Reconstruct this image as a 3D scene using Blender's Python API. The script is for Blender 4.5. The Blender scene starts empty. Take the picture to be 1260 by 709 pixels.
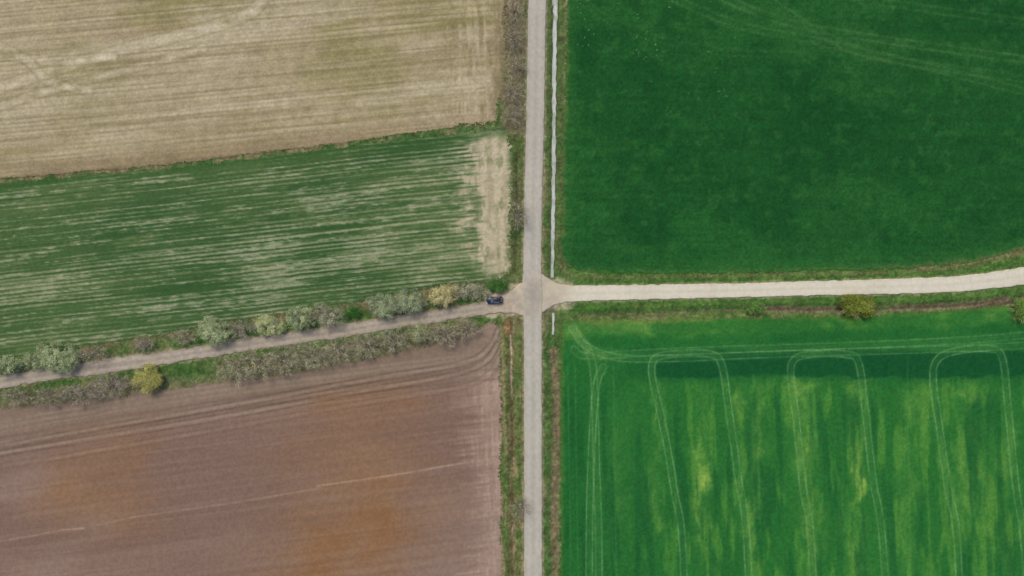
import bpy, math, random
import numpy as np
from mathutils import Vector, Matrix
S=0.25
scene=bpy.context.scene
COL=bpy.context.collection
K=np.array([1.22,1.20,1.30])
def X(u): return (np.asarray(u,float)-630)*S
def Y(v): return (354.5-np.asarray(v,float))*S
def wpt(u,v): return ((u-630)*S,(354.5-v)*S)

# ------------------------------------------------------------ noise
def vn(x,y,seed):
    x=np.asarray(x,float);y=np.asarray(y,float)
    xi=np.floor(x).astype(np.int64);yi=np.floor(y).astype(np.int64)
    fx=x-xi;fy=y-yi
    fx=fx*fx*(3-2*fx);fy=fy*fy*(3-2*fy)
    def h(a,b):
        n=(a*374761393+b*668265263+seed*974634777)&0xffffffff
        n=((n^(n>>13))*1274126177)&0xffffffff
        n=((n^(n>>16))*2246822519)&0xffffffff
        return ((n^(n>>15))&0xffffff)/float(0xffffff)
    a=h(xi,yi);b=h(xi+1,yi);c=h(xi,yi+1);d=h(xi+1,yi+1)
    return (a*(1-fx)+b*fx)*(1-fy)+(c*(1-fx)+d*fx)*fy
def fbm(u,v,sc,seed=0,octv=4,ax=1.0,ang=0.0,gain=.5):
    """0..1, mean .5; sc = feature size in map units; ax>1 stretches along direction ang (dv/du)"""
    n=math.hypot(1,ang);cx,cy=1/n,ang/n
    a=(u*cx+v*cy)/(sc*ax);b=(-u*cy+v*cx)/sc
    t=0;amp=1;tot=0
    for i in range(octv):
        t=t+amp*vn(a*2**i+17.3*i,b*2**i+9.1*i,seed+i*13);tot+=amp;amp*=gain
    return np.clip(.5+(t/tot-.5)*1.6,0,1)
def ss(x,a,b):
    t=np.clip((x-a)/(b-a),0,1);return t*t*(3-2*t)
def catmull(P,n=8):
    P=[np.array(p,float) for p in P];out=[]
    for i in range(len(P)-1):
        p1,p2=P[i],P[i+1]
        p0=P[i-1] if i>0 else 2*p1-p2
        p3=P[i+2] if i+2<len(P) else 2*p2-p1
        for k in range(n):
            t=k/n
            out.append(.5*((2*p1)+(-p0+p2)*t+(2*p0-5*p1+4*p2-p3)*t*t+(-p0+3*p1-3*p2+p3)*t**3))
    out.append(P[-1]);return np.array(out)
def pdist(u,v,P):
    d=np.full(u.shape,1e9)
    for i in range(len(P)-1):
        ax,ay=P[i];bx,by=P[i+1];dx,dy=bx-ax,by-ay
        L=dx*dx+dy*dy+1e-9
        t=np.clip(((u-ax)*dx+(v-ay)*dy)/L,0,1)
        d=np.minimum(d,(u-ax-t*dx)**2+(v-ay-t*dy)**2)
    return np.sqrt(d)
def inpoly(u,v,P):
    r=np.zeros(u.shape,bool);n=len(P)
    for i in range(n):
        x1,y1=P[i];x2,y2=P[(i+1)%n]
        if y1==y2: continue
        c=((y1>v)!=(y2>v))&(u<(x2-x1)*(v-y1)/(y2-y1)+x1)
        r^=c
    return r
def mixc(c,t,m):
    m=np.clip(m,0,1)[:,None];return c*(1-m)+np.array(t,float)*m
def base(u,c): return np.tile(np.array(c,float),(len(u),1))
def lin(c):
    c=np.clip(c/255,0,1)
    return np.where(c<=.04045,c/12.92,((c+.055)/1.055)**2.4)/K

# ------------------------------------------------------------ lines of the map
NS=catmull([(700,-2000),(668,-300),(661,0),(658.5,150),(656,250),(655,345),(655.5,400),(656,550),(656,709),(657,1000),(662,2500)],8)
ER=catmull([(655,361),(675,361.5),(700,361.5),(800,359.5),(900,357.5),(1000,355),(1100,352.5),(1160,350.5),(1200,347.5),(1260,339.5),(1330,326),(1420,305),(3000,-120)],8)
WR=catmull([(655,368),(638,371),(617,375.5),(580,382),(500,394.5),(400,410.5),(300,425),(200,441),(100,456.5),(0,470),(-2000,785)],8)
CH=catmull([(722,-2000),(685,-200),(683.5,0),(682,100),(681.5,200),(680,300),(679.5,342)],6)
CH2=catmull([(680.5,385),(681,396),(680,412)],6)
DW=catmull([(628,396),(629,450),(630,550),(630,709),(633,2500)],6)
DWN=catmull([(636,185),(635,250),(634,335)],6)
DE=catmull([(681,432),(684,480),(684,600),(683,709),(686,2500)],6)
DS=catmull([(712,389),(760,387.5),(820,385.5),(940,380.5),(1000,381),(1080,380),(1180,376),(1240,368),(1330,350),(3000,-92)],6)

FA=[(-2000,-2000),(655,-2000),(621,0),(619,90),(610,150),(520,162),(400,178),(200,203),(0,220),(-2000,440)]
FB=[(-2000,450),(0,225),(200,208),(400,184),(520,169),(600,158),(624,157),(628,200),(627,270),(628,335),(600,347),(540,352),(420,376),(300,394),(200,412),(100,428),(0,441),(-2000,755)]
FC=[(-2000,835),(0,502),(60,497),(130,490),(200,480),(300,466),(400,452),(480,437),(560,417),(604,396),(614,400),(616,500),(617,709),(620,2500),(-2000,2500)]
FD=[(735,-2000),(698,0),(695,120),(693,220),(691,312),(697,326),(712,335),(760,336.5),(850,336),(1000,333),(1120,330),(1200,321),(1260,306),(1400,274),(3000,-150),(3000,-2000)]
FE=[(692,397),(720,394),(900,391),(1050,389),(1150,384),(1240,376),(1275,368),(1400,345),(3000,-60),(3000,2500),(694,2500),(690,709),(690,500)]

# ------------------------------------------------------------ colour surveys
def col_stubble(u,v):
    c=base(u,(172,156,129))
    g=fbm(u,v,110,1,4)
    c=mixc(c,(140,132,90),ss(g,.40,.78)*.85*ss(v+.1*u,300,60)+.10)
    c=mixc(c,(144,136,96),ss(fbm(u,v,34,52,4,3,-.12),.5,.8)*.4)
    c=mixc(c,(158,140,114),ss(fbm(u,v,60,51,3,3,-.1),.45,.8)*.45)
    c=mixc(c,(190,178,156),ss(fbm(u,v,26,7,4,5,-.14),.48,.8)*.65)
    c=mixc(c,(188,176,154),np.exp(-(((u-90)/150)**2+((v-110)/60)**2))*.4)
    r=fbm(u,v,5,2,2,40,-.095);c=mixc(c,(190,177,152),ss(r,.5,.82)*.5)
    r=fbm(u,v,2.6,3,1,60,-.09);c=mixc(c,(134,122,88),ss(r,.5,.9)*.42)
    r=fbm(u,v,2.0,4,1,60,-.09);c=mixc(c,(194,181,156),ss(r,.5,.9)*.35)
    row=.5+.5*np.sin((v+.095*u)*1.15+2.5*fbm(u,v,60,5,2));c=mixc(c,(134,120,88),row*.16)
    for P,w in (([(-60,130),(40,95),(150,62),(300,20),(330,-20)],6),([(-60,150),(60,112),(180,80),(250,60)],4),([(-50,60),(60,75),(140,70)],4),([(-40,40),(30,72),(60,100),(110,112)],4)):
        d=pdist(u,v,catmull(P,5));c=mixc(c,(202,190,168),np.exp(-(d/w)**2)*.85*fbm(u,v,14,9,2,1,0));c=mixc(c,(128,118,86),np.exp(-((d-w-2)/1.3)**2)*.3)
    hd=ss(u+(fbm(u,v,4,13,2,20,-.1)-.5)*50,540,592)
    vs=fbm(u,v,5,11,3,14,25.);c=mixc(c,(187,173,149),hd*ss(vs,.42,.75)*.6)
    c=mixc(c,(126,115,82),hd*ss(fbm(u,v,4,12,3,8,25.),.5,.8)*.45)
    c=mixc(c,(130,118,92),ss(u+(fbm(u,v,5,14,3,3,25.)-.5)*22-(v*-.05),600,622)*.7)
    e=(220-.103*u)-v
    c=mixc(c,(145,124,103),ss(e,32,4)*.42);c=mixc(c,(120,106,84),ss(e,5,-2)*.5)
    c=c*(.93+.14*fbm(u,v,2.0,21,2))[:,None]
    c=c*(.96+.08*fbm(u,v,9,23,2))[:,None]
    return c
def col_striped(u,v):
    wav=2.2*fbm(u,v,160,31,2)
    w=v+.108*u+wav
    c=base(u,(70,98,56))
    c=mixc(c,(54,87,48),ss(fbm(u,v,60,32,4,2,-.1),.42,.78)*.75)
    c=mixc(c,(92,112,68),ss(fbm(u,v,24,53,4,3,-.1),.5,.8)*.5)
    thin=.49+.14*ss(u,140,470)*ss(w,228,262)*ss(w,420,380)
    thin=thin+.10*np.exp(-(((u-110)/170)**2+((w-346)/26)**2))+.08*np.exp(-(((u-60)/150)**2+((w-400)/22)**2))
    thin=thin-.09*ss(w,246,234)-.06*np.exp(-(((u-120)/200)**2+((w-272)/14)**2))
    thin=thin+(fbm(u,w,22,33,4,3,0.)-.5)*.40-.07*ss(w,440,462)
    rl=.5+.5*np.cos(w*2*math.pi/5.1)
    n1=fbm(u,w,1.5,34,2,70,0.);n2=fbm(u,w,3.6,36,2,60,0.)
    n3=fbm(u,v,2.6,48,3,4,-.1)
    m=ss(.30*rl+.30*n1+.20*n2+.20*n3+(thin-.5)*.66,.42,.78)
    c=mixc(c,(150,153,122),m*.70)
    c=mixc(c,(176,173,150),ss(n1*.5+.5*n3+(thin-.5)*.6,.62,.9)*.5)
    for w0,k in ((246,1),(268,.9),(305,1),(324,.6),(343,.8),(378,.9),(412,.7)):
        c=mixc(c,(44,76,42),np.exp(-((w-w0-2)/1.1)**2)*.55*k*(.5+.7*fbm(u,w,6,49+w0,2,20,0)))
    c=mixc(c,(178,173,138),np.exp(-((w-331)/1.2)**2)*ss(u,90,250)*.5)
    wob=(fbm(u,v,18,41,3)-.5)*16+(fbm(u,w,2.6,46,2,9,0.)-.5)*34
    pm=ss(u+wob,561,588)*ss(u+wob*.3,635,621)*ss(v,158,166)*ss(v+wob*.6+(600-u)*.4,352,318)
    sand=mixc(base(u,(194,180,157)),(168,154,127),ss(fbm(u,v,6,42,3,5,25.),.45,.75)*.6)
    sand=mixc(sand,(112,120,78),ss(fbm(u,v,8,43,3,2,25.),.62,.86)*.45)
    gap=(1-.5*ss(fbm(u,v,13,44,3,1.6,25.),.6,.75)*ss(u,606,592))*.94
    c=mixc(c,(80,102,56),ss(u,612,626)*.6)
    c=c*(1-(pm*gap)[:,None])+sand*(pm*gap)[:,None]
    c=mixc(c,(50,88,42),np.exp(-((225-.106*u-v+4)/5.)**2)*.5)
    c=c*(.93+.14*fbm(u,v,2.0,45,2))[:,None]
    return c
def col_soil(u,v):
    c=base(u,(137,112,101))
    c=mixc(c,(122,98,90),ss(fbm(u,v,160,61,3,1.5,-.12),.4,.8)*.6)
    c=mixc(c,(149,126,115),ss(fbm(u,v,110,62,3,1.6,-.12),.48,.85)*.6)
    wob=(fbm(u,v,80,63,4)-.5)*80+(fbm(u,v,6,71,3,7,-.13)-.5)*34
    uu=u+wob;vv=v+(fbm(u,v,70,72,4)-.5)*60
    o=np.zeros(len(u))
    for a,b,sa,sb,k in ((445,500,74,44,.70),(452,560,82,54,.72),(456,612,74,52,.66),(442,655,78,56,.78),(405,704,78,52,1.0),(410,770,90,50,.8),(136,586,58,54,.85),(158,545,46,26,.5),(100,618,42,32,.5)):
        o=1-(1-o)*(1-np.minimum(k*.66,.95)*np.exp(-(((uu-a)/sa)**2+((vv-b)/sb)**2)))
    o=o*(.62+.62*fbm(u,v,38,64,4,1.8,-.12))
    c=mixc(c,(145,107,74),o*1.05);c=mixc(c,(132,89,54),ss(o,.5,1.0)*.7)
    rb=ss(u+wob*.3+(fbm(u,v,3,70,2,12,-.12)-.5)*24,562,612);c=mixc(c,(171,146,133),rb*.75)
    c=mixc(c,(189,165,151),rb*ss(fbm(u,v,4,65,3,9,25.),.5,.8)*.5)
    c=mixc(c,(160,139,128),ss(u,480,560)*ss(v,560,640)*.3)
    w=v+.14*u
    tb=ss(w,556,518);c=mixc(c,(137,120,106),tb*.75)
    for w0,a,wd in ((512,.4,1.6),(518,.45,2.2),(524,.35,1.2),(531,.5,1.8),(537,.4,1.1),(543,.5,1.6),(550,.3,1.4)):
        lw=w-.00007*(u-300)**2
        c=mixc(c,(160,144,129) if a<.46 else (108,91,80),np.exp(-((lw-w0-2*fbm(u,v,80,66,2))/wd)**2)*a)
    for i,P in enumerate(([(616,400),(602,428),(570,447),(480,463),(400,477),(250,505),(100,531),(-30,556)],[(612,424),(596,446),(550,463),(420,486),(240,519),(80,545),(-30,563)],[(615,440),(600,462),(560,478),(430,499),(260,530),(90,560),(-30,578)])):
        d=pdist(u,v,catmull(P,5));k=(1,.9,.5)[i]*(.5+.7*fbm(u,v,14,74+i,2));c=mixc(c,(100,81,70),np.exp(-((d-3.6)/1.1)**2)*.6*k);c=mixc(c,(168,151,135),np.exp(-(d/1.5)**2)*.45*k)
    r=fbm(u,v,2.4,67,1,60,-.13);c=mixc(c,(104,85,78),ss(r,.45,.9)*.13)
    r=fbm(u,v,4,68,2,40,-.13);c=mixc(c,(160,140,128),ss(r,.5,.85)*.14)
    ln=.5+.6*fbm(u,v,10,73,2)
    for P,k in (([(160,637),(215,629),(300,617),(396,600)],.38),([(390,598),(440,591),(500,582),(568,570)],.6),([(-10,668),(30,661),(78,652)],.42),([(78,652),(103,650)],.75),([(560,707),(590,703)],.4),([(150,548),(60,566)],.2),([(103,650),(165,636)],.25)):
        d=pdist(u,v,P);c=mixc(c,(196,168,145),np.exp(-(d/1.1)**2)*k*ln)
    c=c*(.95+.10*fbm(u,v,2.4,69,2))[:,None]
    return c
def col_dark(u,v):
    c=base(u,(27,83,37))
    c=mixc(c,(18,71,32),ss(fbm(u,v,110,81,4),.42,.75)*.65)
    c=mixc(c,(42,98,45),ss(fbm(u,v,70,82,4,1.5,.1),.5,.82)*.55)
    c=mixc(c,(50,104,49),ss(fbm(u,v,11,83,4),.58,.88)*.4)
    c=mixc(c,(16,66,30),ss(fbm(u,v,16,91,4),.6,.88)*.35)
    sp=ss(vn(u/2.2,v/2.2,84),.90,.97)*ss(fbm(u,v,40,85,2),.35,.65)
    c=mixc(c,(146,172,142),sp*.8*ss(v,170,30)*ss(u,1020,760));c=mixc(c,(80,130,74),sp*.35)
    for P,k in (([(790,-20),(900,28),(1010,52),(1140,82),(1280,118)],.55),([(850,-20),(960,25),(1080,48),(1280,76)],.85),([(930,-10),(1010,40),(1080,70),(1280,100)],.45),([(980,-20),(1100,5),(1280,30)],.45),([(700,-10),(760,30),(860,60),(1000,70)],.25)):
        d=pdist(u,v,catmull(P,5));f=.3+.85*fbm(u,v,10,86,3,2.5,.2)
        c=mixc(c,(84,126,70),np.exp(-((d-4)/1.5)**2)*k*.7*f);c=mixc(c,(62,108,56),np.exp(-(d/9)**2)*k*.5*f)
    de=pdist(u,v,[FD[i] for i in range(1,14)])
    wob=(fbm(u,v,9,87,3)-.5)*6
    c=mixc(c,(54,104,48),ss(de+wob,20,5)*.5)
    c=mixc(c,(84,112,56),ss(de+wob,5,1)*.75)
    br=np.maximum(ss(u,745,700)*ss(v,312,330),ss(u,1000,1080)*.4)
    c=mixc(c,(128,113,82),ss(de+wob,7,1.5)*br*.8)
    c=mixc(c,(42,98,46),ss(v+(fbm(u,v,40,88,3)-.5)*30,285,325)*.35)
    r=fbm(u,v,4,89,2,18,.02);c=mixc(c,(18,66,30),ss(r,.52,.85)*.2)
    c=c*(.89+.22*fbm(u,v,2.1,90,2))[:,None]
    return c
LOOPS=[[(846,1200),(842,720),(829,600),(815,520),(804,472),(802,450),(810,439),(838,435),(874,436),(888,449),(896,500),(907,580),(921,709),(930,1200)],
 [(1010,1200),(1000,709),(988,600),(980,520),(973,464),(977,443),(998,436),(1040,436),(1056,446),(1064,500),(1074,590),(1089,709),(1110,1200)],
 [(1190,1200),(1180,709),(1166,600),(1155,520),(1148,468),(1153,443),(1176,432),(1216,429),(1233,440),(1240,500),(1250,600),(1264,720),(1290,1200)],
 [(738,1200),(737,709),(734,580),(731,470),(727,440),(716,418),(704,405)],[(724,1200),(725,709),(727,580),(733,480),(742,452)],
 [(706,430),(722,438),(800,434),(900,430),(1050,425),(1180,419),(1280,410),(1500,380)],
 [(704,402),(720,425),(760,440),(830,441),(950,436),(1280,424),(1500,400)]]
def col_bright(u,v):
    c=base(u,(36,103,46))
    c=mixc(c,(28,91,43),ss(fbm(u,v,90,101,3),.45,.8)*.6)
    c=mixc(c,(48,116,52),ss(fbm(u,v,70,102,3,2,25.),.5,.85)*.5)
    top=ss(v+.03*(u-700)+(fbm(u,v,30,103,3)-.5)*14,424,411)
    c=mixc(c,(60,118,49),top*.55);c=mixc(c,(102,146,64),top*ss(fbm(u,v,26,104,3,1.6,0),.5,.8)*.6)
    c=mixc(c,(138,164,92),np.exp(-(((u-745)/60)**2+((v-401)/6)**2))*.6*fbm(u,v,10,122,3,2,0))
    c=mixc(c,(136,160,92),np.exp(-((pdist(u,v,[(706,408),(724,432),(760,440)]))/8)**2)*.5*fbm(u,v,10,123,3))
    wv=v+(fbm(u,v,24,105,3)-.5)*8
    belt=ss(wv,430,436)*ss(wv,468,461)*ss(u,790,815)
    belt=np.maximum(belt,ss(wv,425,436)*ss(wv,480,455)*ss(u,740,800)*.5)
    wob=(fbm(u,v,26,106,4)-.5)*36+(fbm(u,v,4,124,3,4,25.)-.5)*14
    yb=np.zeros(len(u))
    for a,b,sa,sb,k in ((862,588,9,46,.9),(866,650,7,34,.6),(868,520,7,44,.3),(930,540,12,70,.5),(928,640,9,66,.55),(985,474,20,14,.75),(992,540,14,66,.55),(1000,650,10,70,.45),(1055,480,16,18,.65),(1055,575,7,54,.9),(1050,680,11,50,.55),(1130,500,16,40,.4),(1118,620,10,80,.35),(1190,478,28,12,.55),(1186,590,12,80,.5),(1212,620,10,90,.45),(1236,560,8,60,.4),(800,600,11,60,.3),(806,628,8,30,.4),(806,520,6,60,.35),(905,490,8,34,.45),(760,600,12,90,.2)):
        yb=np.maximum(yb,k*np.exp(-((u+wob*.45-a)/sa)**2-((v+wob-b)/sb)**2))
    lush=ss(u,740,860)*ss(v,455,480)
    c=mixc(c,(50,118,48),lush*.35)
    c=mixc(c,(132,168,74),yb*(.35+.95*fbm(u,v,7,107,4,2.5,25.)))
    c=mixc(c,(86,141,58),lush*ss(fbm(u,v,9,108,4,6,25.),.56,.85)*.6)
    c=mixc(c,(24,86,44),ss(fbm(u,v,9,109,3,12,25.),.53,.85)*.55*ss(v,470,500))
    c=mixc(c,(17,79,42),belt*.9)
    for i,P in enumerate(LOOPS):
        d=pdist(u,v,catmull(P,6));f=.35+.75*fbm(u,v,12,110+i,3)
        a=.60 if i not in (5,6) else .44
        c=mixc(c,(136,172,120),np.exp(-((d-3.9)/.85)**2)*a*f)
        c=mixc(c,(84,138,72),np.exp(-(d/5.)**2)*.2)
    for x0 in (700,709,756,1118):
        c=mixc(c,(100,150,84),np.exp(-((u-x0-(v-550)*.015)/1.)**2)*.22*ss(v,430,460))
    d=pdist(u,v,[FE[i] for i in (11,12,0)]+[FE[i] for i in range(0,8)])
    wob=(fbm(u,v,8,120,3)-.5)*5
    c=mixc(c,(78,114,52),ss(d+wob,5,1)*.7)
    c=mixc(c,(120,130,70),ss(pdist(u,v,[(715,396),(880,393)])+wob,6,1)*.5)
    c=c*(.91+.18*fbm(u,v,2.1,121,2))[:,None]
    return c
def col_verge(u,v):
    c=base(u,(92,106,64))
    c=mixc(c,(66,98,48),ss(fbm(u,v,22,131,4),.42,.7)*.85)
    c=mixc(c,(128,117,88),ss(fbm(u,v,15,132,4),.5,.75)*.8)
    c=mixc(c,(144,134,106),ss(fbm(u,v,6,133,3),.6,.85)*.45)
    wn=(fbm(u,v,8,134,3)-.5)*5
    dNS=pdist(u,v,NS)-11.5;dE=pdist(u,v,ER)-9.5;dW=pdist(u,v,WR)-8
    nb=ss(u,612,619)*ss(u,650,642)*ss(v,175,150)
    c=mixc(c,(134,122,99),nb*.75);c=mixc(c,(110,99,78),nb*ss(fbm(u,v,9,135,3,3,25.),.5,.75)*.7)
    mid=ss(u,622,628)*ss(u,650,642)*ss(v,160,175)*ss(v,350,335)
    c=mixc(c,(80,98,52),mid*.6);c=mixc(c,(114,106,82),mid*ss(fbm(u,v,6,136,3,4,25.),.5,.8)*.6)
    low=ss(u,614,618)*ss(u,650,642)*ss(v,385,400)
    c=mixc(c,(94,106,60),low*.6);c=mixc(c,(148,130,102),low*ss(fbm(u,v,5,137,3,6,25.),.5,.8)*.7)
    es=ss(u,670,674)*ss(u,698,692)
    c=mixc(c,(80,102,58),es*ss(v,350,335)*.7)
    c=mixc(c,(74,104,54),es*ss(v,385,400)*.7)
    gv=ss(dW+wn,16,6)*ss(u,640,600);c=mixc(c,(64,102,44),gv*.75*ss(fbm(u,v,30,138,3),.3,.55))
    c=mixc(c,(120,110,86),ss(dW,34,20)*ss(dW,12,20)*.4)
    hs=ss(u,600,560)*ss(v-(-.16*u+470),14,22)
    c=mixc(c,(124,117,92),hs*.75)
    c=mixc(c,(58,96,40),np.exp(-(((u-230)/42)**2+((v-456)/13)**2))*.85)
    c=mixc(c,(58,94,40),np.exp(-(((u-20)/50)**2+((v-484)/9)**2))*.5)
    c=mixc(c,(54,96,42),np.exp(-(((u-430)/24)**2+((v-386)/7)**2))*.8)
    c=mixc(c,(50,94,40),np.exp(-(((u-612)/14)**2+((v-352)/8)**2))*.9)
    eb=ss(u,680,700)*ss(dE,26,16)
    c=mixc(c,(70,108,48),eb*.85);c=mixc(c,(96,122,64),eb*ss(fbm(u,v,7,139,3,4,0),.5,.8)*.6)
    dl=pdist(u,v,catmull([(690,325),(700,337),(720,341),(850,340),(1000,337.5),(1120,334),(1200,326),(1260,312),(1400,280)],4))
    c=mixc(c,(120,108,80),np.exp(-(dl/1.8)**2)*.6*(.4+fbm(u,v,12,140,3)))
    c=mixc(c,(130,114,86),np.exp(-(pdist(u,v,catmull([(1130,330),(1200,322),(1270,306)],3))/3)**2)*.7)
    for P,wd,cc,k in ((DW,3.2,(112,92,72),.7),(DWN,2.2,(76,76,54),.8),(DE,7.5,(122,107,86),.75),(DS,5.8,(120,108,88),.95),(CH,5,(84,98,66),.6),(CH2,4,(90,104,68),.6)):
        d=pdist(u,v,P)+wn*(.2 if P is DS else .5);kk=k
        if P is DS: kk=kk*(.62+.38*ss(u,915,940))*(1-.6*ss(np.abs(u-1085),14,5))*(1-.6*ss(np.abs(u-925),20,8))
        wd2=np.where(u<925,3.2,wd) if P is DS else wd
        c=mixc(c,cc,ss(d/wd2,1,.35)*kk)
        if P is DS: c=mixc(c,(84,75,60),ss(d,2.6,.8)*.6*(.25+.75*ss(u,920,945)))
        if P is DE:
            c=mixc(c,(146,124,104),ss(fbm(u,v,5,141,3,4,25.),.5,.8)*ss(d,6,1)*.6);c=mixc(c,(92,80,60),ss(fbm(u,v,5,146,3,4,25.),.5,.8)*ss(d,3,.5)*.5)
        if P is DW:
            c=mixc(c,(78,64,50),ss(d,1.4,.3)*.5);c=mixc(c,(184,170,152),ss(fbm(u,v,8,142,2,3,25.),.5,.72)*ss(d,1.4,.4)*.75)
    c=mixc(c,(170,128,88),np.exp(-(((u-624)/3.5)**2+((v-402)/12)**2))*.75)
    for d,k,w in ((dNS,.75,3.2),(dE,.7,3.),(dW,.65,3.2)):
        c=mixc(c,(158,147,125),ss(d+wn*.5,w,-.5)*k)
    ap=ss(pdist(u,v,[(606,375),(645,366)])+wn+(fbm(u,v,5,145,3)-.5)*7,23,11);c=mixc(c,(182,164,145),ap*.9)
    ap=ss(pdist(u,v,[(664,362),(692,362)])+wn,24,15);c=mixc(c,(174,161,140),ap*.7)
    c=c*(.80+.40*fbm(u,v,2.3,143,3))[:,None]
    c=c*(.92+.16*fbm(u,v,8,144,2))[:,None]
    return c
CROSS=np.array((184,174,161.))
def crossing(u,v,c):
    """worn dusty gravel spilling over the crossroads, shared by all carriageways"""
    d=np.hypot((u-656)/1.15,(v-365))+(fbm(u,v,12,190,4)-.5)*16
    k=ss(d,40,18)*.75
    dust=np.where((fbm(u,v,9,191,4)>.5)[:,None],np.array((192,179,162.)),np.array((178,166,152.)))
    f=fbm(u,v,9,191,4)[:,None];dust=np.array((172,162,150.))*(1-f)+np.array((198,184,166.))*f
    return c*(1-k[:,None])+dust*k[:,None]
def col_asph(u,v,s,t):
    c=base(u,(180,174,166))
    c=mixc(c,(188,182,173),ss(fbm(u,v,60,151,3,1,0),.45,.8)*.5)
    for o,k in ((-.48,.35),(.48,.35)): c=mixc(c,(194,188,179),np.exp(-((t-o)/.16)**2)*k)
    c=mixc(c,(164,157,148),np.exp(-(t/.12)**2)*.35)
    c=mixc(c,(166,157,142),ss(np.abs(t)+(fbm(u,v,6,152,3)-.5)*.3,.8,1.)*.6*(1-ss(np.abs(v-365),32,20)))
    c=crossing(u,v,c)
    j=ss(v+(fbm(u,v,8,158,3)-.5)*12,342,352)*ss(v,392,382)*ss(np.abs(t)+(fbm(u,v,6,159,3)-.5)*.5,1.,.5);c=mixc(c,(163,156,147),j*.5)
    return c*(.965+.07*fbm(u,v,2.6,155,2))[:,None]
def col_conc(u,v,s,t):
    c=base(u,(214,206,191))
    c=mixc(c,(203,194,176),ss(fbm(u,v,40,161,3),.5,.85)*.5)
    for o in (-.45,.45): c=mixc(c,(221,214,201),np.exp(-((t-o)/.2)**2)*.4)
    c=mixc(c,(199,189,170),np.exp(-(t/.13)**2)*.35)
    c=mixc(c,(186,175,150),ss(np.abs(t)+(fbm(u,v,5,162,3)-.5)*.3,.84,1.)*.55)
    jt=np.exp(-((((s+10)%20)-10)/.5)**2);c=mixc(c,(186,178,161),jt*.22)
    c=mixc(c,(196,184,164),ss(u+(fbm(u,v,14,165,3)-.5)*20,730,680)*.7)
    c=crossing(u,v,c)
    return c*(.975+.05*fbm(u,v,2.6,164,2))[:,None]
def col_lane(u,v,s,t):
    c=base(u,(168,156,145))
    c=mixc(c,(176,165,154),ss(fbm(u,v,40,171,3),.45,.8)*.6)
    for o in (-.45,.45): c=mixc(c,(183,172,161),np.exp(-((t-o)/.2)**2)*.5)
    c=mixc(c,(150,138,124),np.exp(-(t/.18)**2)*.4)
    c=mixc(c,(146,134,113),ss(np.abs(t)+(fbm(u,v,5,172,3)-.5)*.45,.75,1.)*.7)
    c=mixc(c,(188,171,153),ss(u,575,622)*.9)
    c=crossing(u,v,c)
    return c*(.94+.12*fbm(u,v,2.6,173,2))[:,None]

# ------------------------------------------------------------ materials
def surf_mat(name,nscale=1.2,var=.18,bump=.4,rough=.95,spec=.12,bdist=.1):
    m=bpy.data.materials.new(name);m.use_nodes=True;nt=m.node_tree;N=nt.nodes;L=nt.links
    b=N['Principled BSDF'];b.inputs['Roughness'].default_value=rough;b.inputs['Specular IOR Level'].default_value=spec
    at=N.new('ShaderNodeAttribute');at.attribute_name="Col"
    tc=N.new('ShaderNodeTexCoord')
    n1=N.new('ShaderNodeTexNoise');n1.inputs['Scale'].default_value=nscale;n1.inputs['Detail'].default_value=6;n1.inputs['Roughness'].default_value=.7
    L.new(tc.outputs['Object'],n1.inputs['Vector'])
    mr=N.new('ShaderNodeMapRange');mr.inputs['From Min'].default_value=.3;mr.inputs['From Max'].default_value=.7
    mr.inputs['To Min'].default_value=1-var;mr.inputs['To Max'].default_value=1+var
    L.new(n1.outputs['Fac'],mr.inputs['Value'])
    mx=N.new('ShaderNodeVectorMath');mx.operation='SCALE'
    L.new(at.outputs['Color'],mx.inputs[0]);L.new(mr.outputs[0],mx.inputs['Scale'])
    L.new(mx.outputs[0],b.inputs['Base Color'])
    bp=N.new('ShaderNodeBump');bp.inputs['Strength'].default_value=bump;bp.inputs['Distance'].default_value=bdist
    n2=N.new('ShaderNodeTexNoise');n2.inputs['Scale'].default_value=nscale*2.2;n2.inputs['Detail'].default_value=5
    L.new(tc.outputs['Object'],n2.inputs['Vector']);L.new(n2.outputs['Fac'],bp.inputs['Height']);L.new(bp.outputs[0],b.inputs['Normal'])
    return m
def flat_mat(name,c,rough=.6,spec=.3,metal=0,nscale=6,var=.15):
    m=bpy.data.materials.new(name);m.use_nodes=True;nt=m.node_tree;N=nt.nodes;L=nt.links
    b=N['Principled BSDF'];b.inputs['Roughness'].default_value=rough;b.inputs['Specular IOR Level'].default_value=spec;b.inputs['Metallic'].default_value=metal
    tc=N.new('ShaderNodeTexCoord');n1=N.new('ShaderNodeTexNoise');n1.inputs['Scale'].default_value=nscale;n1.inputs['Detail'].default_value=4
    L.new(tc.outputs['Object'],n1.inputs['Vector'])
    r=N.new('ShaderNodeValToRGB');r.color_ramp.elements[0].position=.3;r.color_ramp.elements[1].position=.7
    r.color_ramp.elements[0].color=(*[x*(1-var) for x in c],1);r.color_ramp.elements[1].color=(*[min(1,x*(1+var)) for x in c],1)
    L.new(n1.outputs['Fac'],r.inputs[0]);L.new(r.outputs[0],b.inputs['Base Color']);return m

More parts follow.
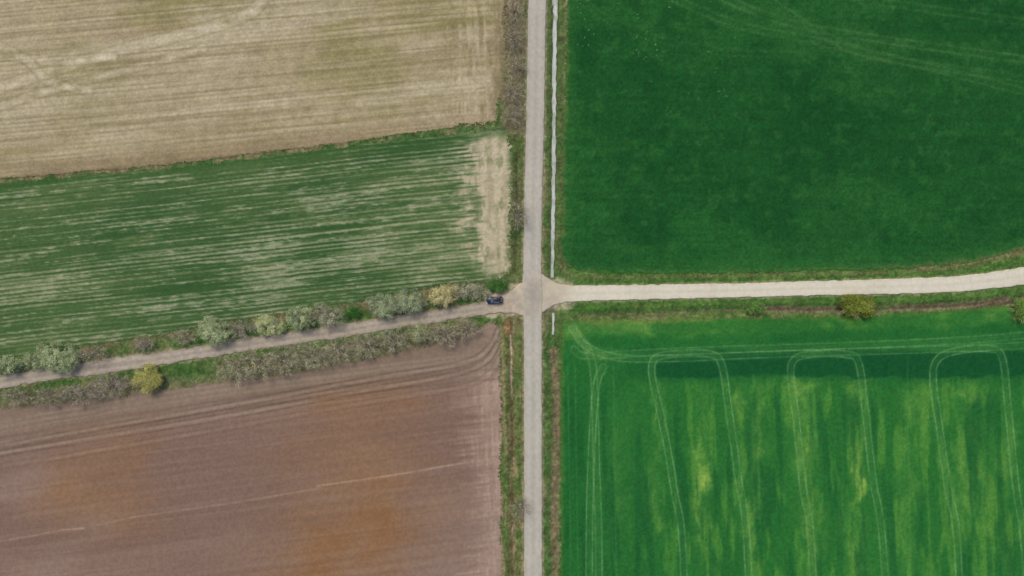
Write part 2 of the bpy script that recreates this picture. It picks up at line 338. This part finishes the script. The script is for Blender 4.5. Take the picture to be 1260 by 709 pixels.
# ------------------------------------------------------------ mesh helpers
def mesh_np(name,co,quads,mat,cols=None,n=4,smooth=False):
    me=bpy.data.meshes.new(name)
    me.vertices.add(len(co));me.vertices.foreach_set("co",np.asarray(co,np.float32).ravel())
    q=np.asarray(quads,np.int32);f=len(q)
    me.loops.add(f*n);me.loops.foreach_set("vertex_index",q.ravel())
    me.polygons.add(f);me.polygons.foreach_set("loop_start",np.arange(f,dtype=np.int32)*n)
    me.polygons.foreach_set("loop_total",np.full(f,n,np.int32))
    if smooth: me.polygons.foreach_set("use_smooth",np.ones(f,bool))
    me.update(calc_edges=True)
    if cols is not None:
        a=me.color_attributes.new("Col",'FLOAT_COLOR','POINT')
        c4=np.ones((len(co),4),np.float32);c4[:,:3]=cols;a.data.foreach_set("color",c4.ravel())
    me.materials.append(mat);return me
def add(name,me,**k):
    o=bpy.data.objects.new(name,me);COL.objects.link(o)
    for a,b in k.items(): o[a]=b
    return o
def axis(lo,hi,st,flo,fhi):
    core=list(np.arange(lo,hi+st/2,st));g=st;x=core[-1]
    while x<fhi: g*=1.35;x+=g;core.append(min(x,fhi))
    g=st;x=core[0];pre=[]
    while x>flo: g*=1.35;x-=g;pre.append(max(x,flo))
    return np.array(sorted(set(pre))+core)
def sheet(name,poly,st,z,colf,mat,rough_z=.0,label="",far=420,jit=3.0,seed=500,zf=None,fj=3.0):
    if poly is not None:
        P=np.array(poly,float);px=X(P[:,0]);py=Y(P[:,1])
        lox,hix,loy,hiy=max(-162,px.min()-1),min(162,px.max()+1),max(-94,py.min()-1),min(94,py.max()+1)
        xs=axis(lox,hix,st,max(px.min(),-far),min(px.max(),far)) ;ys=axis(loy,hiy,st,max(py.min(),-far),min(py.max(),far))
    else:
        xs=axis(-162,162,st,-3000,3000);ys=axis(-94,94,st,-3000,3000)
    nx,ny=len(xs),len(ys)
    gx,gy=np.meshgrid(xs,ys);gx=gx.ravel();gy=gy.ravel()
    i=np.arange(nx-1)[None,:]+nx*np.arange(ny-1)[:,None];i=i.ravel()
    q=np.stack([i,i+1,i+nx+1,i+nx],1)
    if poly is not None:
        cx=gx[q].mean(1)/S+630;cy=354.5-gy[q].mean(1)/S
        fk=np.where((cx<560)&(cy<240),fj*.35,fj);jk=np.where((cx<560)&(cy<240),jit*.5,jit)
        cx2=cx+(fbm(cx,cy,14,seed,3)-.5)*jk+(vn(cx/1.4,cy/1.4,seed+5)-.5)*fk;cy2=cy+(fbm(cx,cy,14,seed+1,3)-.5)*jk+(vn(cx/1.4,cy/1.4,seed+6)-.5)*fk
        q=q[inpoly(cx2,cy2,poly)]
        used=np.unique(q);rm=np.full(nx*ny,-1);rm[used]=np.arange(len(used));q=rm[q];gx=gx[used];gy=gy[used]
    u=gx/S+630;v=354.5-gy/S
    zz=np.full(len(gx),z)
    if rough_z: zz=zz+rough_z*fbm(u,v,3.0,seed+9,3)
    if zf is not None: zz=zz+zf(u,v)
    co=np.stack([gx,gy,zz],1)
    me=mesh_np(name,co,q,mat,lin(colf(u,v)),smooth=True)
    return add(name,me,kind="structure",label=label)
def zverge(u,v):
    z=-.10+.12*fbm(u,v,4,601,3)
    far=(np.abs(u-630)<760)&(np.abs(v-354)<470)
    for P,w,w0,dp in ((DW,7,1.2,.7),(DWN,5,1,.5),(DE,9,1.5,.55),(DS,8,1.2,.8),(CH,6,3.8,.42),(CH2,5.5,3,.42)):
        d=pdist(u,v,P);z=z-dp*np.clip((w-d)/(w-w0),0,1)*far
    keep=np.minimum(pdist(u,v,NS)-11,pdist(u,v,ER)-9)
    return np.where(keep<1,np.minimum(z*.2-.05,0),z)
def ribbon(name,P,hw,z,colf,mat,label,nt=12,ds=1.2,lo=None,jit=.5,seed=0,crown=.05,kind="structure",thick=True):
    seg=np.hypot(*(P[1:]-P[:-1]).T);L=np.concatenate([[0],np.cumsum(seg)])
    s=[0.]
    while s[-1]<L[-1]:
        uu=np.interp(s[-1],L,P[:,0]);vv=np.interp(s[-1],L,P[:,1])
        near=abs(uu-630)<680 and abs(vv-354)<400
        s.append(s[-1]+(ds if near else 25))
    s=np.array(s[:-1]+[L[-1]])
    c=np.stack([np.interp(s,L,P[:,0]),np.interp(s,L,P[:,1])],1)
    t=np.stack([np.interp(s+4,L,P[:,0])-np.interp(s-4,L,P[:,0]),np.interp(s+4,L,P[:,1])-np.interp(s-4,L,P[:,1])],1)
    t/=np.hypot(*t.T)[:,None];nrm=np.stack([-t[:,1],t[:,0]],1)
    w=np.array([hw(a,b) for a,b in c])
    wl=w+(fbm(s,s*0,7,seed+1,3)-.5)*2*jit;wr=w+(fbm(s,s*0+50,7,seed+2,3)-.5)*2*jit
    tt=np.linspace(-1,1,nt+1)
    ww=np.where(tt[None,:]<0,wl[:,None],wr[:,None])
    off=ww*tt[None,:]
    u=(c[:,0][:,None]+nrm[:,0][:,None]*off);v=(c[:,1][:,None]+nrm[:,1][:,None]*off)
    zz=z+crown*(1-tt[None,:]**2)+u*0
    T=np.tile(tt,(len(s),1));SS=np.tile(s[:,None],(1,nt+1))
    if thick:
        u=np.concatenate([u[:,:1],u,u[:,-1:]],1);v=np.concatenate([v[:,:1],v,v[:,-1:]],1)
        zz=np.concatenate([zz[:,:1]-.15,zz,zz[:,-1:]-.15],1);T=np.concatenate([T[:,:1],T,T[:,-1:]],1);SS=np.concatenate([SS[:,:1],SS,SS[:,-1:]],1)
    m=u.shape[1];u=u.ravel();v=v.ravel()
    i=(np.arange(m-1)[None,:]+m*np.arange(len(s)-1)[:,None]).ravel()
    q=np.stack([i,i+1,i+m+1,i+m],1)
    co=np.stack([X(u),Y(v),zz.ravel()],1)
    me=mesh_np(name,co,q[:,::-1],mat,lin(colf(u,v,SS.ravel(),T.ravel())),smooth=False)
    return add(name,me,kind=kind,label=label)

# ------------------------------------------------------------ build the land
mS=surf_mat("stubble",1.8,.06,.2);mB=surf_mat("striped_crop",1.8,.06,.2);mC=surf_mat("ploughed_soil",1.8,.035,.14)
mD=surf_mat("dense_crop",2.,.10,.3);mE=surf_mat("young_crop",2.,.08,.25);mV=surf_mat("verge_turf",1.8,.14,.4,bdist=.15)
mR=surf_mat("worn_road",3.,.03,.1,.9,.2,.01);mP=surf_mat("pale_concrete",3.,.025,.08,.85,.25,.01);mL=surf_mat("gravel_lane",3.,.06,.2,.95,.15,.02)
sheet("ground",None,.34,-.06,col_verge,mV,0,"grassy verges and rough ground between fields",zf=zverge)
sheet("stubble_field",FA,.28,.04,col_stubble,mS,.02,"pale beige stubble field with faint drilled rows",seed=510,fj=7,jit=5)
sheet("striped_crop_field",FB,.28,.05,col_striped,mB,.03,"thin green crop field with pale bare rows",seed=520,fj=7,jit=5)
sheet("ploughed_field",FC,.28,.04,col_soil,mC,.015,"ploughed brown soil field with rusty orange patches",seed=530,fj=5,jit=4)
sheet("green_crop_field",FD,.28,.05,col_dark,mD,.05,"dense dark green crop field with mown edges",seed=540)
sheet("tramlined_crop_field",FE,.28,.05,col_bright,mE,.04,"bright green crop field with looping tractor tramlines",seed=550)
def hwNS(u,v):
    return 11.0+(1.2*math.exp(-((v-362)/24)**2))
def hwE(u,v):
    d=u-664
    return (9.8 if u<1200 else 9.8+min(1,(u-1200)/60)) + 16*math.exp(-(max(d,0)/15.)**1.3)-1.2*math.exp(-((u-930)/180)**2)
def hwW(u,v):
    d=645-u
    return 7.7+ 14*math.exp(-(max(d,0)/17.)**1.3)
ribbon("country_lane",WR,hwW,.07,col_lane,mL,"narrow worn grey-brown lane between grassy verges",seed=21,jit=1.1,crown=.03,nt=20)
ribbon("concrete_farm_road",ER,hwE,.09,col_conc,mP,"pale cream concrete farm road with slab joints",seed=22,jit=.6,crown=.02,nt=20)
ribbon("road",NS,hwNS,.12,col_asph,mR,"straight worn grey asphalt country road",seed=23,jit=.5,crown=.03,nt=20)
def col_ch(u,v,s,t):
    c=base(u,(190,194,195));c=mixc(c,(164,170,162),ss(fbm(u,v,9,181,3,2,25.),.45,.72)*.65)
    c=mixc(c,(136,142,122),ss(fbm(u,v,5,182,3,2,25.),.6,.85)*.55)
    c=mixc(c,(140,145,125),ss(np.abs(t),.5,1)*.65);return c
mCh=surf_mat("channel_concrete",2.,.05,.1,.5,.4,.02)
ribbon("drainage_channel",CH,lambda a,b:2.6-.6*min(1,max(0,b/340)),-.30,col_ch,mCh,"narrow pale drainage channel beside the road",nt=6,seed=24,jit=.7,crown=-.03,thick=False)
ribbon("drainage_channel",CH2,lambda a,b:1.4,-.30,col_ch,mCh,"short pale end of drainage channel in grass",nt=6,seed=25,jit=.6,crown=-.03,thick=False)

# ------------------------------------------------------------ weeds and tufts in verges
rng=np.random.default_rng(4)
N=150000
uu=rng.uniform(-20,1280,N);vv=rng.uniform(-15,725,N)
def fielddist(uu,vv):
    ok=np.ones(len(uu),bool)
    for P in (FA,FB,FC,FD,FE): ok&=~inpoly(uu,vv,P)
    return ok
ok=fielddist(uu,vv);uu=uu[ok];vv=vv[ok]
rep=5;uu=np.repeat(uu,rep)+rng.normal(0,2.0,len(uu)*rep);vv=np.repeat(vv,rep)+rng.normal(0,1.8,len(vv)*rep)
ok=(pdist(uu,vv,NS)>12.0)&(pdist(uu,vv,ER)>10.6)&(pdist(uu,vv,WR)>8.5)&(pdist(uu,vv,CH)>3.2)&(pdist(uu,vv,CH2)>2.2)&~((np.abs(uu-628)<24)&(np.abs(vv-370)<18))&~((np.abs(uu-680)<20)&(np.abs(vv-362)<27))
uu=uu[ok];vv=vv[ok]
n=len(uu);zb=zverge(uu,vv)-.06
zb=np.where(fielddist(uu,vv),zb,.06)
th=rng.uniform(0,2*math.pi,n);ln=rng.uniform(.15,.40,n);wd=rng.uniform(.05,.13,n);hh=rng.uniform(.04,.18,n)
dx,dy=np.cos(th),np.sin(th);x=X(uu);y=Y(vv)
co=np.stack([np.stack([x-dy*wd,y+dx*wd,zb],1),np.stack([x+dy*wd,y-dx*wd,zb],1),np.stack([x+dx*ln,y+dy*ln,zb+hh],1)],1).reshape(-1,3)
cc=col_verge(uu,vv)*1.06*rng.uniform(.84,1.22,n)[:,None];cc=np.repeat(lin(cc),3,0)
add("verge_grass",mesh_np("verge_grass",co,np.arange(3*n).reshape(-1,3),surf_mat("grass_blades",1,.12,0),cc,n=3),kind="stuff",label="rough grass tufts and weeds along verges")

# ------------------------------------------------------------ trees
mBark=flat_mat("bark",(.20,.17,.14),.9,.1,0,5,.3)
mLeaf=surf_mat("foliage",2.,.15,0,.9,.1)
def tube(pts,rad,V,F,n=5):
    b=len(V)
    for k,p in enumerate(pts):
        p=Vector(p);d=(Vector(pts[min(k+1,len(pts)-1)])-Vector(pts[max(k-1,0)])).normalized()
        a=d.orthogonal().normalized();c=d.cross(a)
        for j in range(n):
            t=2*math.pi*j/n;V.append(tuple(p+rad[k]*(math.cos(t)*a+math.sin(t)*c)))
    for k in range(len(pts)-1):
        for j in range(n):
            F.append((b+k*n+j,b+k*n+(j+1)%n,b+(k+1)*n+(j+1)%n,b+(k+1)*n+j))
def make_tree(u,v,ru,rv,h,kind,rgb,label,seed,group,name="tree",thin=1.0):
    R=random.Random(seed);nr=np.random.default_rng(seed)
    hc=h*.6;f=1-hc/210.
    x,y=wpt(u,v);x*=f;y*=f
    e=bpy.data.objects.new(name,None);COL.objects.link(e);e.location=(x,y,-.12);e.empty_display_size=.5
    e["label"]=label;e["category"]="tree" if name=="tree" else "bush";e["group"]=group
    rx,ry=ru*S*1.05,rv*S*1.05
    V=[];F=[];tips=[]
    th=h*.28
    lean=(R.uniform(-.3,.3),R.uniform(-.3,.3))
    tr=.022*h+.03
    nl=11 if kind!="bare" else 17
    top=(lean[0],lean[1],h*.62)
    tube([(0,0,-.2),(lean[0]*.3,lean[1]*.3,th),(lean[0]*.8,lean[1]*.8,h*.45),top],[tr*1.25,tr,tr*.65,tr*.3],V,F,6)
    for k in range(nl):
        a=2.4*k+R.uniform(-.4,.4);z0=th*.7+(h*.5-th*.7)*k/nl
        rr=R.uniform(.5,.98);z1=h*R.uniform(.5,.95)*(1-.25*rr*rr)
        p0=(lean[0]*z0/h,lean[1]*z0/h,z0);p3=(math.cos(a)*rx*rr,math.sin(a)*ry*rr,z1)
        p1=tuple(p0[i]*.6+p3[i]*.4+(R.uniform(-.2,.2) if i<2 else -.1*h*.3) for i in range(3));p2=tuple(p0[i]*.25+p3[i]*.75+R.uniform(-.2,.2) for i in range(3))
        tube([p0,p1,p2,p3],[tr*.55,tr*.42,tr*.28,tr*.1],V,F,4)
        for P in (p1,p2,p3): tips.append(P)
        tips.append(tuple((p2[i]+p3[i])/2 for i in range(3)))
    me=bpy.data.meshes.new("trunk");me.from_pydata(V,[],F);me.materials.append(mBark)
    t=add("trunk",me);t.parent=e
    tips=np.array(tips);rgb=np.array(rgb,float)
    co=[];cl=[]
    area=rx*ry
    nt_=int(((50 if kind=="bare" else 20)*area+140)*thin)
    ti=nr.integers(0,len(tips),nt_);o=tips[ti]+nr.normal(0,.25,(nt_,3))
    out=o.copy();out[:,2]-=h*.35;out/=np.linalg.norm(out,axis=1)[:,None]+1e-6
    d=out*1.0+nr.normal(0,.5,(nt_,3));d/=np.linalg.norm(d,axis=1)[:,None]
    L=nr.uniform(.5,1.7,nt_)*min(1,.5+.25*min(rx,ry))
    sd=np.cross(d,nr.normal(0,1,(nt_,3)));sd/=np.linalg.norm(sd,axis=1)[:,None];wdt=nr.uniform(.025,.065,nt_)[:,None]
    co.append(np.stack([o-sd*wdt,o+sd*wdt,o+d*L[:,None]],1).reshape(-1,3))
    tc=(rgb*.5+np.array((170,160,142))*.5)[None,:]*nr.uniform(.7,1.3,nt_)[:,None]
    cl.append(np.repeat(tc,3,0))
    ncl=int((14+area*1.9)*1.0)
    dens={"leafy":125,"bud":62,"bare":14}[kind]*thin
    a=nr.uniform(0,2*math.pi,ncl);r=np.sqrt(nr.uniform(0,1,ncl))
    wk=.5 if kind=="leafy" else 1.
    wobble=1+wk*(.18*np.sin(2*a+nr.uniform(0,6))+.14*np.sin(3*a+nr.uniform(0,6))+.12*np.sin(5*a+nr.uniform(0,6)))
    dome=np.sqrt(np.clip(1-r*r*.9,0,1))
    cx=np.cos(a)*r*rx*wobble*.9;cy=np.sin(a)*r*ry*wobble*.9
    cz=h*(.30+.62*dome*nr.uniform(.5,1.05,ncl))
    shade=nr.uniform(.80,1.12,ncl)*(.82+.30*dome)  # random clump tone, with painted shading that brightens leaf colour towards the dome top
    cr=nr.uniform(.32,.72,ncl)*min(1.15,.4+.25*min(rx,ry))
    nlf=nr.poisson(dens,ncl);ci=np.repeat(np.arange(ncl),nlf);m=len(ci)
    pos=np.stack([cx,cy,cz],1)[ci]+nr.normal(0,1,(m,3))*cr[ci][:,None]*np.array([.75,.75,.5])
    pos[:,2]=np.maximum(pos[:,2],.15)
    sz=(.05+.06*nr.random(m)) if kind!="leafy" else (.07+.07*nr.random(m))
    n1=nr.normal(0,1,(m,3));n1[:,2]*=.4;n1/=np.linalg.norm(n1,axis=1)[:,None]
    n2=np.cross(n1,nr.normal(0,.55,(m,3))+np.array([0,0,1.]));n2/=np.linalg.norm(n2,axis=1)[:,None]
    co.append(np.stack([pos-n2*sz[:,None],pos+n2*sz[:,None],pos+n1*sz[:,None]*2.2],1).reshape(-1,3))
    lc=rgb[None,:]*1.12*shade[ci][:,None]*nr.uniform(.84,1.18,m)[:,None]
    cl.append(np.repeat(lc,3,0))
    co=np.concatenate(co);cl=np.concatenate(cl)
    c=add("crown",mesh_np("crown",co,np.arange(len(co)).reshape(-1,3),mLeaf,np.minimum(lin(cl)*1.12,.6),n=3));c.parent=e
G1="trees lining the lane";G2="bare trees beside the straight road"
GG=(138,149,114);BR=(148,136,119);PU=(140,131,124);YG=(156,153,92);LG=(158,166,120)
T=[
(70,440,27,18,5,"leafy",GG,"broad grey-green tree on lane verge"),(40,446,14,10,4,"bud",GG,"grey-green budding tree on lane verge"),
(112,436,19,10,4,"bare",BR,"bare brownish tree on lane verge"),(6,449,15,13,5,"leafy",GG,"grey-green leafy tree on lane verge"),
(178,424,11,8,3,"bare",PU,"small bare greyish shrub on lane verge"),(226,416,15,9,3.5,"bare",BR,"bare brownish tree on lane verge"),
(263,407,21,18,5.5,"leafy",GG,"grey-green leafy tree on lane verge"),(298,405,18,11,4.5,"bare",PU,"bare purplish-grey tree on lane verge"),
(331,401,16,12,4.5,"leafy",LG,"small pale green leafy tree beside the lane"),(370,392,18,13,5,"leafy",GG,"grey-green leafy tree on lane verge"),
(402,389,20,14,5,"bud",(142,138,120),"grey-brown budding tree on lane verge"),(473,376,21,14,5.5,"leafy",(136,146,116),"broad grey-green tree beside the lane"),
(504,371,21,14,5.5,"leafy",(134,143,114),"broad grey-green tree beside the lane"),(547,364,17,14,5,"leafy",(170,159,116),"sandy yellow budding tree beside the lane"),
(579,358,21,11,4.5,"bud",(142,140,120),"pale grey tree near the crossroads"),
(180,467,17,17,4.5,"leafy",YG,"yellow-green blossoming tree beside the lane"),
(135,474,24,15,5.5,"bare",PU,"bare purplish-grey tree on lane verge"),(98,484,26,15,5.5,"bare",PU,"bare purplish-grey tree on lane verge"),
(58,488,22,12,5,"bare",BR,"bare brownish tree on lane verge"),(20,487,20,11,4.5,"bare",BR,"bare brownish tree on lane verge"),
(288,454,22,18,6,"bare",(152,151,124),"bare grey-green tree beside ploughed field"),(318,449,22,20,6.5,"bare",(152,151,124),"bare grey-green tree beside ploughed field"),
(350,444,22,18,6,"bare",(148,145,120),"bare grey-green tree beside ploughed field"),(383,438,22,19,6,"bare",(152,151,124),"bare grey-green tree beside ploughed field"),
(416,432,22,17,6,"bare",(152,149,124),"bare grey-green tree beside ploughed field"),(450,424,22,17,6,"bare",(148,145,120),"bare grey-green tree beside ploughed field"),
(484,418,20,16,5.5,"bare",(152,149,124),"bare grey-green tree beside ploughed field"),(514,409,15,12,5,"bud",(146,149,114),"grey-green budding tree beside ploughed field"),
(545,412,19,15,5,"bare",(148,141,122),"bare greyish tree beside ploughed field"),(574,405,18,13,4.5,"bare",(148,141,122),"bare greyish tree beside ploughed field"),
]
for i,(u,v,ru,rv,h,k,c,l) in enumerate(T): make_tree(u,v,ru,rv,h,k,c,l,140+i,G1,thin=(.62,.8,.7)[i%3] if k=="bare" else 1.)
T2=[(633,12,12,15,5,BR),(632,46,12,16,5,PU),(634,80,12,15,5,BR),(631,112,12,15,5,PU),(633,142,12,13,4.5,BR),(637,264,13,20,5,(142,134,118)),(640,626,11,15,4,BR)]
for i,(u,v,ru,rv,h,c) in enumerate(T2): make_tree(u,v,ru,rv,h,"bare",c,"bare leafless tree on the road verge",200+i,G2,thin=.45)
G3="bushes along the ditch"
make_tree(1056,377,22,14,4,"leafy",(104,114,50),"dense olive green bush beside the ditch",300,G3,"bush",thin=1.8)
make_tree(929,379,13,7,2,"leafy",(84,116,58),"low green bush beside the ditch",301,G3,"bush")
make_tree(1258,381,11,13,3,"leafy",(96,122,62),"pale green bush at field edge",302,G3,"bush",thin=1.4)
make_tree(612,352,12,7,2,"leafy",(62,98,46),"low dark green bush near the crossroads",303,G3,"bush")
make_tree(434,387,10,6,1.8,"leafy",(56,98,44),"low green bush on lane verge",304,G3,"bush")

# ------------------------------------------------------------ car
def pm(name,V,F,mat,parent,smooth=False,loc=None,label=None):
    me=bpy.data.meshes.new(name);me.from_pydata(V,[],F);me.materials.append(mat)
    if smooth:
        for p in me.polygons:p.use_smooth=True
    o=add(name,me);o.parent=parent
    if loc:o.location=loc
    if label:o["label"]=label
    return o
paint=flat_mat("navy_car_paint",(.015,.022,.04),.25,.6,.3,3,.1);glass=flat_mat("car_glass",(.07,.10,.15),.08,.8,0,3,.1)
rub=flat_mat("tyre_rubber",(.02,.02,.02),.9,.1);alu=flat_mat("wheel_alloy",(.5,.5,.52),.35,.5,.8);hl=flat_mat("headlight_glass",(.75,.78,.8),.15,.6);rl=flat_mat("red_lens",(.35,.02,.02),.2,.5)
car=bpy.data.objects.new("car",None);COL.objects.link(car);cx,cy=wpt(608.5,369.4);car.location=(cx,cy,.10);car.rotation_euler=(0,0,math.radians(3));car.scale=(1.06,1.08,1.06)
car["label"]="dark navy blue estate car driving on the lane";car["category"]="car"
st=[(-2.32,.70,.34,.66),(-2.24,.86,.26,.80),(-1.95,.92,.22,.90),(-1.2,.94,.2,1.0),(-.7,.95,.2,1.04),(.5,.95,.2,1.06),(1.6,.95,.2,1.08),(2.15,.93,.24,1.08),(2.3,.88,.3,1.02),(2.34,.8,.4,.94)]
V=[];F=[]
for x0,w,zb_,zt in st:
    pr=[(-w*.86,zb_),(-w,zb_+.14),(-w,zb_+(zt-zb_)*.62),(-w*.95,zt-.07),(-w*.82,zt),(0,zt+.035),(w*.82,zt),(w*.95,zt-.07),(w,zb_+(zt-zb_)*.62),(w,zb_+.14),(w*.86,zb_)]
    V+=[(x0,a,b) for a,b in pr]
m=11
for k in range(len(st)-1):
    for j in range(m): F.append((k*m+j,k*m+(j+1)%m,(k+1)*m+(j+1)%m,(k+1)*m+j))
F.append(tuple(range(m)));F.append(tuple(range((len(st)-1)*m,len(st)*m))[::-1])
pm("body",V,F,paint,car,True)
st=[(-1.05,.80,1.0,.80,1.04),(-.35,.80,1.0,.70,1.52),(.5,.81,1.0,.72,1.58),(1.75,.80,1.0,.70,1.56),(2.2,.80,1.0,.72,1.10)]
V=[];F=[]
for x0,wb,z0,wt,z1 in st: V+=[(x0,-wb,z0),(x0,-wt,z1-.04),(x0,-wt*.85,z1),(x0,wt*.85,z1),(x0,wt,z1-.04),(x0,wb,z0)]
m=6
for k in range(4):
    for j in range(m): F.append((k*m+j,k*m+(j+1)%m,(k+1)*m+(j+1)%m,(k+1)*m+j))
F.append(tuple(range(6)));F.append(tuple(range(24,30))[::-1])
pm("roof",V,F,paint,car,True)
def pane(n,P,off): pm(n,[tuple(Vector(p)+Vector(off)) for p in P],[(0,1,2,3)],glass,car)
pane("windscreen",[(-1.0,-.72,1.07),(-1.0,.72,1.07),(-.38,.60,1.50),(-.38,-.60,1.50)],(-.02,0,.03))
pane("rear_window",[(2.16,-.66,1.14),(2.16,.66,1.14),(1.80,.58,1.52),(1.80,-.58,1.52)],(.02,0,.03))
for sg in(-1,1):
    pane("side_window",[(-.75,sg*.80,1.08),(.30,sg*.81,1.08),(.30,sg*.74,1.47),(-.38,sg*.72,1.45)],(0,sg*.03,.0))
    pane("side_window",[(.38,sg*.81,1.08),(1.95,sg*.80,1.08),(1.7,sg*.74,1.45),(.38,sg*.74,1.47)],(0,sg*.03,.0))
    def box(n,x0,x1,y0,y1,z0,z1,mt): 
        V=[(a,b,c) for a in(x0,x1) for b in(y0,y1) for c in(z0,z1)]
        o=pm(n,V,[(0,1,3,2),(4,6,7,5),(0,4,5,1),(2,3,7,6),(0,2,6,4),(1,5,7,3)],mt,car)
        b=o.modifiers.new("bevel",'BEVEL');b.width=.02;b.segments=2
        return o
    box("headlight",-2.32,-2.04,min(sg*.55,sg*.84),max(sg*.55,sg*.84),.66,.84,hl);box("taillight",2.2,2.36,min(sg*.6,sg*.86),max(sg*.6,sg*.86),.74,.96,rl)
    box("wing_mirror",-.78,-.6,min(sg*.95,sg*1.12),max(sg*.95,sg*1.12),1.02,1.16,paint);box("roof_rail",-.3,1.6,min(sg*.60,sg*.64),max(sg*.60,sg*.64),1.56,1.62,alu)
    for xw in(-1.4,1.42):
        w=bpy.data.objects.new("wheel",None);COL.objects.link(w);w.parent=car;w.location=(xw,sg*.84,.33)
        for n_,r,hw_,mt in(("tyre",.33,.11,rub),("rim",.2,.122,alu)):
            V=[];F=[]
            prof=[(r*.9,-hw_),(r,-hw_*.7),(r,hw_*.7),(r*.9,hw_)]
            for k in range(20):
                a=2*math.pi*k/20
                for rr,yy in prof:V.append((rr*math.cos(a),yy,rr*math.sin(a)))
            for k in range(20):
                for j in range(3):F.append((k*4+j,k*4+j+1,((k+1)%20)*4+j+1,((k+1)%20)*4+j))
            F.append([k*4 for k in range(20)]);F.append([k*4+3 for k in range(20)][::-1])
            me=bpy.data.meshes.new(n_);me.from_pydata(V,[],F);me.materials.append(mt);o=add(n_,me);o.parent=w

# ------------------------------------------------------------ light and camera
w=bpy.data.worlds.new("World");scene.world=w;w.use_nodes=True
nt=w.node_tree;sky=nt.nodes.new('ShaderNodeTexSky');sky.sky_type='NISHITA';sky.sun_disc=False
sky.sun_elevation=math.radians(56);sky.sun_rotation=math.radians(-30);sky.dust_density=4.0
bg=nt.nodes['Background'];bg.inputs[1].default_value=.15;nt.links.new(sky.outputs[0],bg.inputs[0])
s=bpy.data.lights.new("sun",'SUN');s.energy=1.5;s.angle=math.radians(20);s.color=(1,.94,.84)
so=bpy.data.objects.new("sun",s);COL.objects.link(so)
so.rotation_euler=Vector((math.sin(math.radians(-30))*math.cos(math.radians(56)),math.cos(math.radians(-30))*math.cos(math.radians(56)),math.sin(math.radians(56)))).to_track_quat('Z','Y').to_euler()
c=bpy.data.cameras.new("cam");c.sensor_width=36;c.lens=24;c.clip_end=8000
cam=bpy.data.objects.new("cam",c);COL.objects.link(cam);cam.location=(0,0,210);scene.camera=cam
scene.view_settings.view_transform='Standard';scene.view_settings.look='None';scene.view_settings.exposure=0
